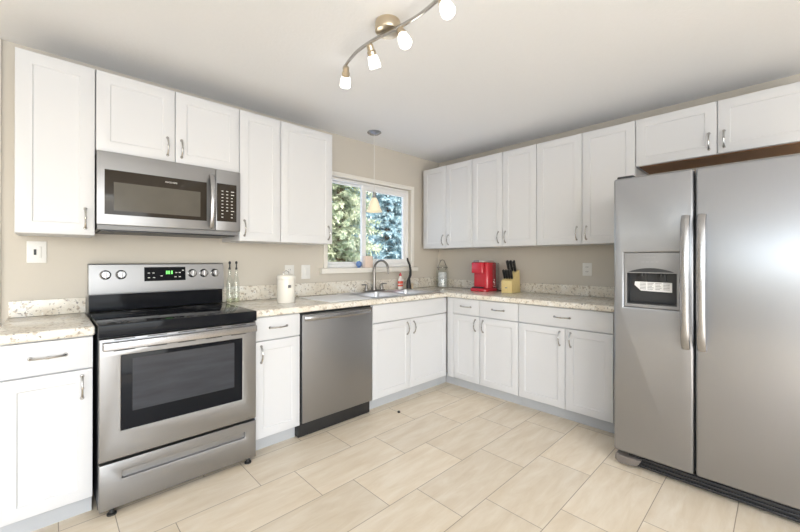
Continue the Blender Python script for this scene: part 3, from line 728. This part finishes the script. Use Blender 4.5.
MB().tube([(-.10, -.868, ZW+.012), (-.12, -.93, ZW+.006), (-.10, -.96, ZW+.0052), (-.06, -.97, ZW+.0052), (-.03, -.95, ZW+.006)], .005, 8).build('power_cord', m_black, kf)

# knife block
kb = thing('knife_block', 'pale yellow wooden knife block full of black-handled knives', 'knife block', (-.21, -1.08, ZW))
u0, u1 = 1.028, 1.140
fk = Matrix(((-1, 0, 0), (0, 0, -1), (0, 1, 0))).to_4x4()     # (a = out from right wall, b = up, c = along -y)
b = MB(fk)
b.prism([(.268, ZW), (.268, ZW+.118), (.200, ZW+.146), (.190, ZW+.192), (.115, ZW+.222), (.10, ZW)], u0, u1, .003).build('block', m_block, kb)
MB(FR).box(1.068, 1.092, ZW+.046, ZW+.054, .268, .2684).build('emblem', m_ink, kb)
tilt = Vector((.32, .94, 0)).normalized()
def knife(a, bb, c, L_, r):
    o = thing('kitchen_knife', KL.pop(0), 'knife', W3(fk, a, bb, c), 'knives in the wooden block')
    p0 = Vector((a, bb, c)); pts = [p0-tilt*.02, p0+tilt*.004, p0+tilt*L_*.5, p0+tilt*L_*.9, p0+tilt*L_]
    MB(fk).tube(pts[1:], [r*.9, r, r*1.1, r*.8], 10, flat=((0, 0, 1), .62)).build('handle', m_black, o)
    MB(fk).lathe([(0, 0), (r*.6, 0), (r*.6, .004), (0, .004)], p0+tilt*.001, 10, tilt).build('bolster', m_bright, o)
KL = ['leftmost black-handled steak knife in front row of the block', 'second steak knife from left in front row of the block', 'third steak knife from left in front row of the block', 'rightmost black-handled steak knife in front row of the block',
      'left large black-handled knife in back row of the block', 'middle large black-handled knife in back row of the block', 'right large black-handled knife in back row of the block', 'black-handled sharpener at rearmost slot of the block']
for i in range(4): knife(.232, ZW+.1375, u0+.017+i*.0262, .092, .0165)
for i in range(3): knife(.160, ZW+.2085, u0+.022+i*.034, .112-.006*(i == 2), .019)
knife(.128, ZW+.2215, u0+.075, .10, .014)

# dish soap and brush behind the sink
sx_, sy_ = -.735, -.088; zsk = zs+.0004
sb = thing('soap_bottle', 'red and white dish soap bottle behind the right sink bowl', 'bottle', (sx_, sy_, zsk))
def ell(rx, ry, z): return [(sx_+rx*math.cos(2*PI*k/24), sy_+ry*math.sin(2*PI*k/24), zsk+z) for k in range(24)]
MB().loops([ell(.030, .018, 0), ell(.034, .021, .01), ell(.034, .021, .085), ell(.026, .017, .115), ell(.012, .012, .135), ell(.012, .012, .140)], True, True).build('body', mat('white_soap_bottle', (.80, .76, .74), .3, noise=.02, nscale=9), sb)
MB().loops([ell(.0345, .0215, .030), ell(.0345, .0215, .048), ], False, False).loops([ell(.0345, .0215, .058), ell(.0345, .0215, .086)]).loops([ell(.0265, .0175, .1155), ell(.0265, .0175, .1160), ]).build('red_label', mat('red_label_print', (.75, .10, .06), .4, noise=.03, nscale=9), sb)
MB().loops([ell(.014, .014, .1402), ell(.014, .014, .158), ell(.008, .008, .162), ell(.007, .007, .175)], True, True).build('cap', m_red, sb)
bx, by = -.622, -.100
br = thing('dish_brush', 'long black curved dish brush standing beside the dish soap', 'brush', (bx, by, zsk))
MB().tube([(bx-.018, by-.02, zsk+.10), (bx+.012, by-.015, zsk+.15), (bx+.02, by-.01, zsk+.20), (bx+.004, by-.01, zsk+.26), (bx-.02, by-.005, zsk+.31), (bx-.024, by-.005, zsk+.335)], [.014, .015, .0135, .012, .0115, .009], 10).build('handle', m_black, br)
MB().tube([(bx-.03, by-.03, zsk+.001), (bx-.028, by-.028, zsk+.03), (bx-.02, by-.02, zsk+.09), (bx-.015, by-.018, zsk+.112)], [.024, .026, .021, .013], 14).build('brush_head', m_black, br)
sg = MB().lathe([(0, 0), (.014, 0), (.015, .003), (.015, .055), (.011, .06), (0, .061)], (-.553, -.085, ZW), 18)
tag(sg.build('dish_wand', mat('pale_wood_handle', (.62, .50, .36), .5, noise=.1, nscale=20)), 'small tan wooden scrubber handle at the right of the black brush', 'scrubber')

# window sill things
zl = WZ0-.0005
cd_ = thing('candle', 'pale pink candle in a block shape on the window sill', 'candle', (-1.13, -.024, zl))
MB(FL).box(-1.185, -1.085, zl, zl+.118, .002, .048, .006).build('wax', mat('pale_pink_wax', (.82, .66, .56), .5, noise=.04, nscale=15), cd_)
MB().tube([(-1.15, -.024, zl+.117), (-1.15, -.024, zl+.14), (-1.147, -.024, zl+.155)], .0035, 6).build('wick', m_dark, cd_)
tag(MB().lathe([(0, 0), (.018, .001), (.016, .010), (.026, .018), (.031, .036), (.026, .055), (.014, .066), (0, .068)], (-1.245, -.024, zl), 20).build('glass_ornament', mat('blue_glass', (.10, .20, .45), .12, noise=.2, nscale=20, coat=.5)), 'small round blue glass ornament on the window sill', 'ornament')
# dark crumb on the floor
tag(MB().lathe([(0, 0), (.011, 0), (.012, .006), (.007, .013), (0, .014)], (-1.409, -0.771, .0005), 12).build('bottle_cap', m_black), 'tiny black cap lying on the tile floor before the sink', 'cap')
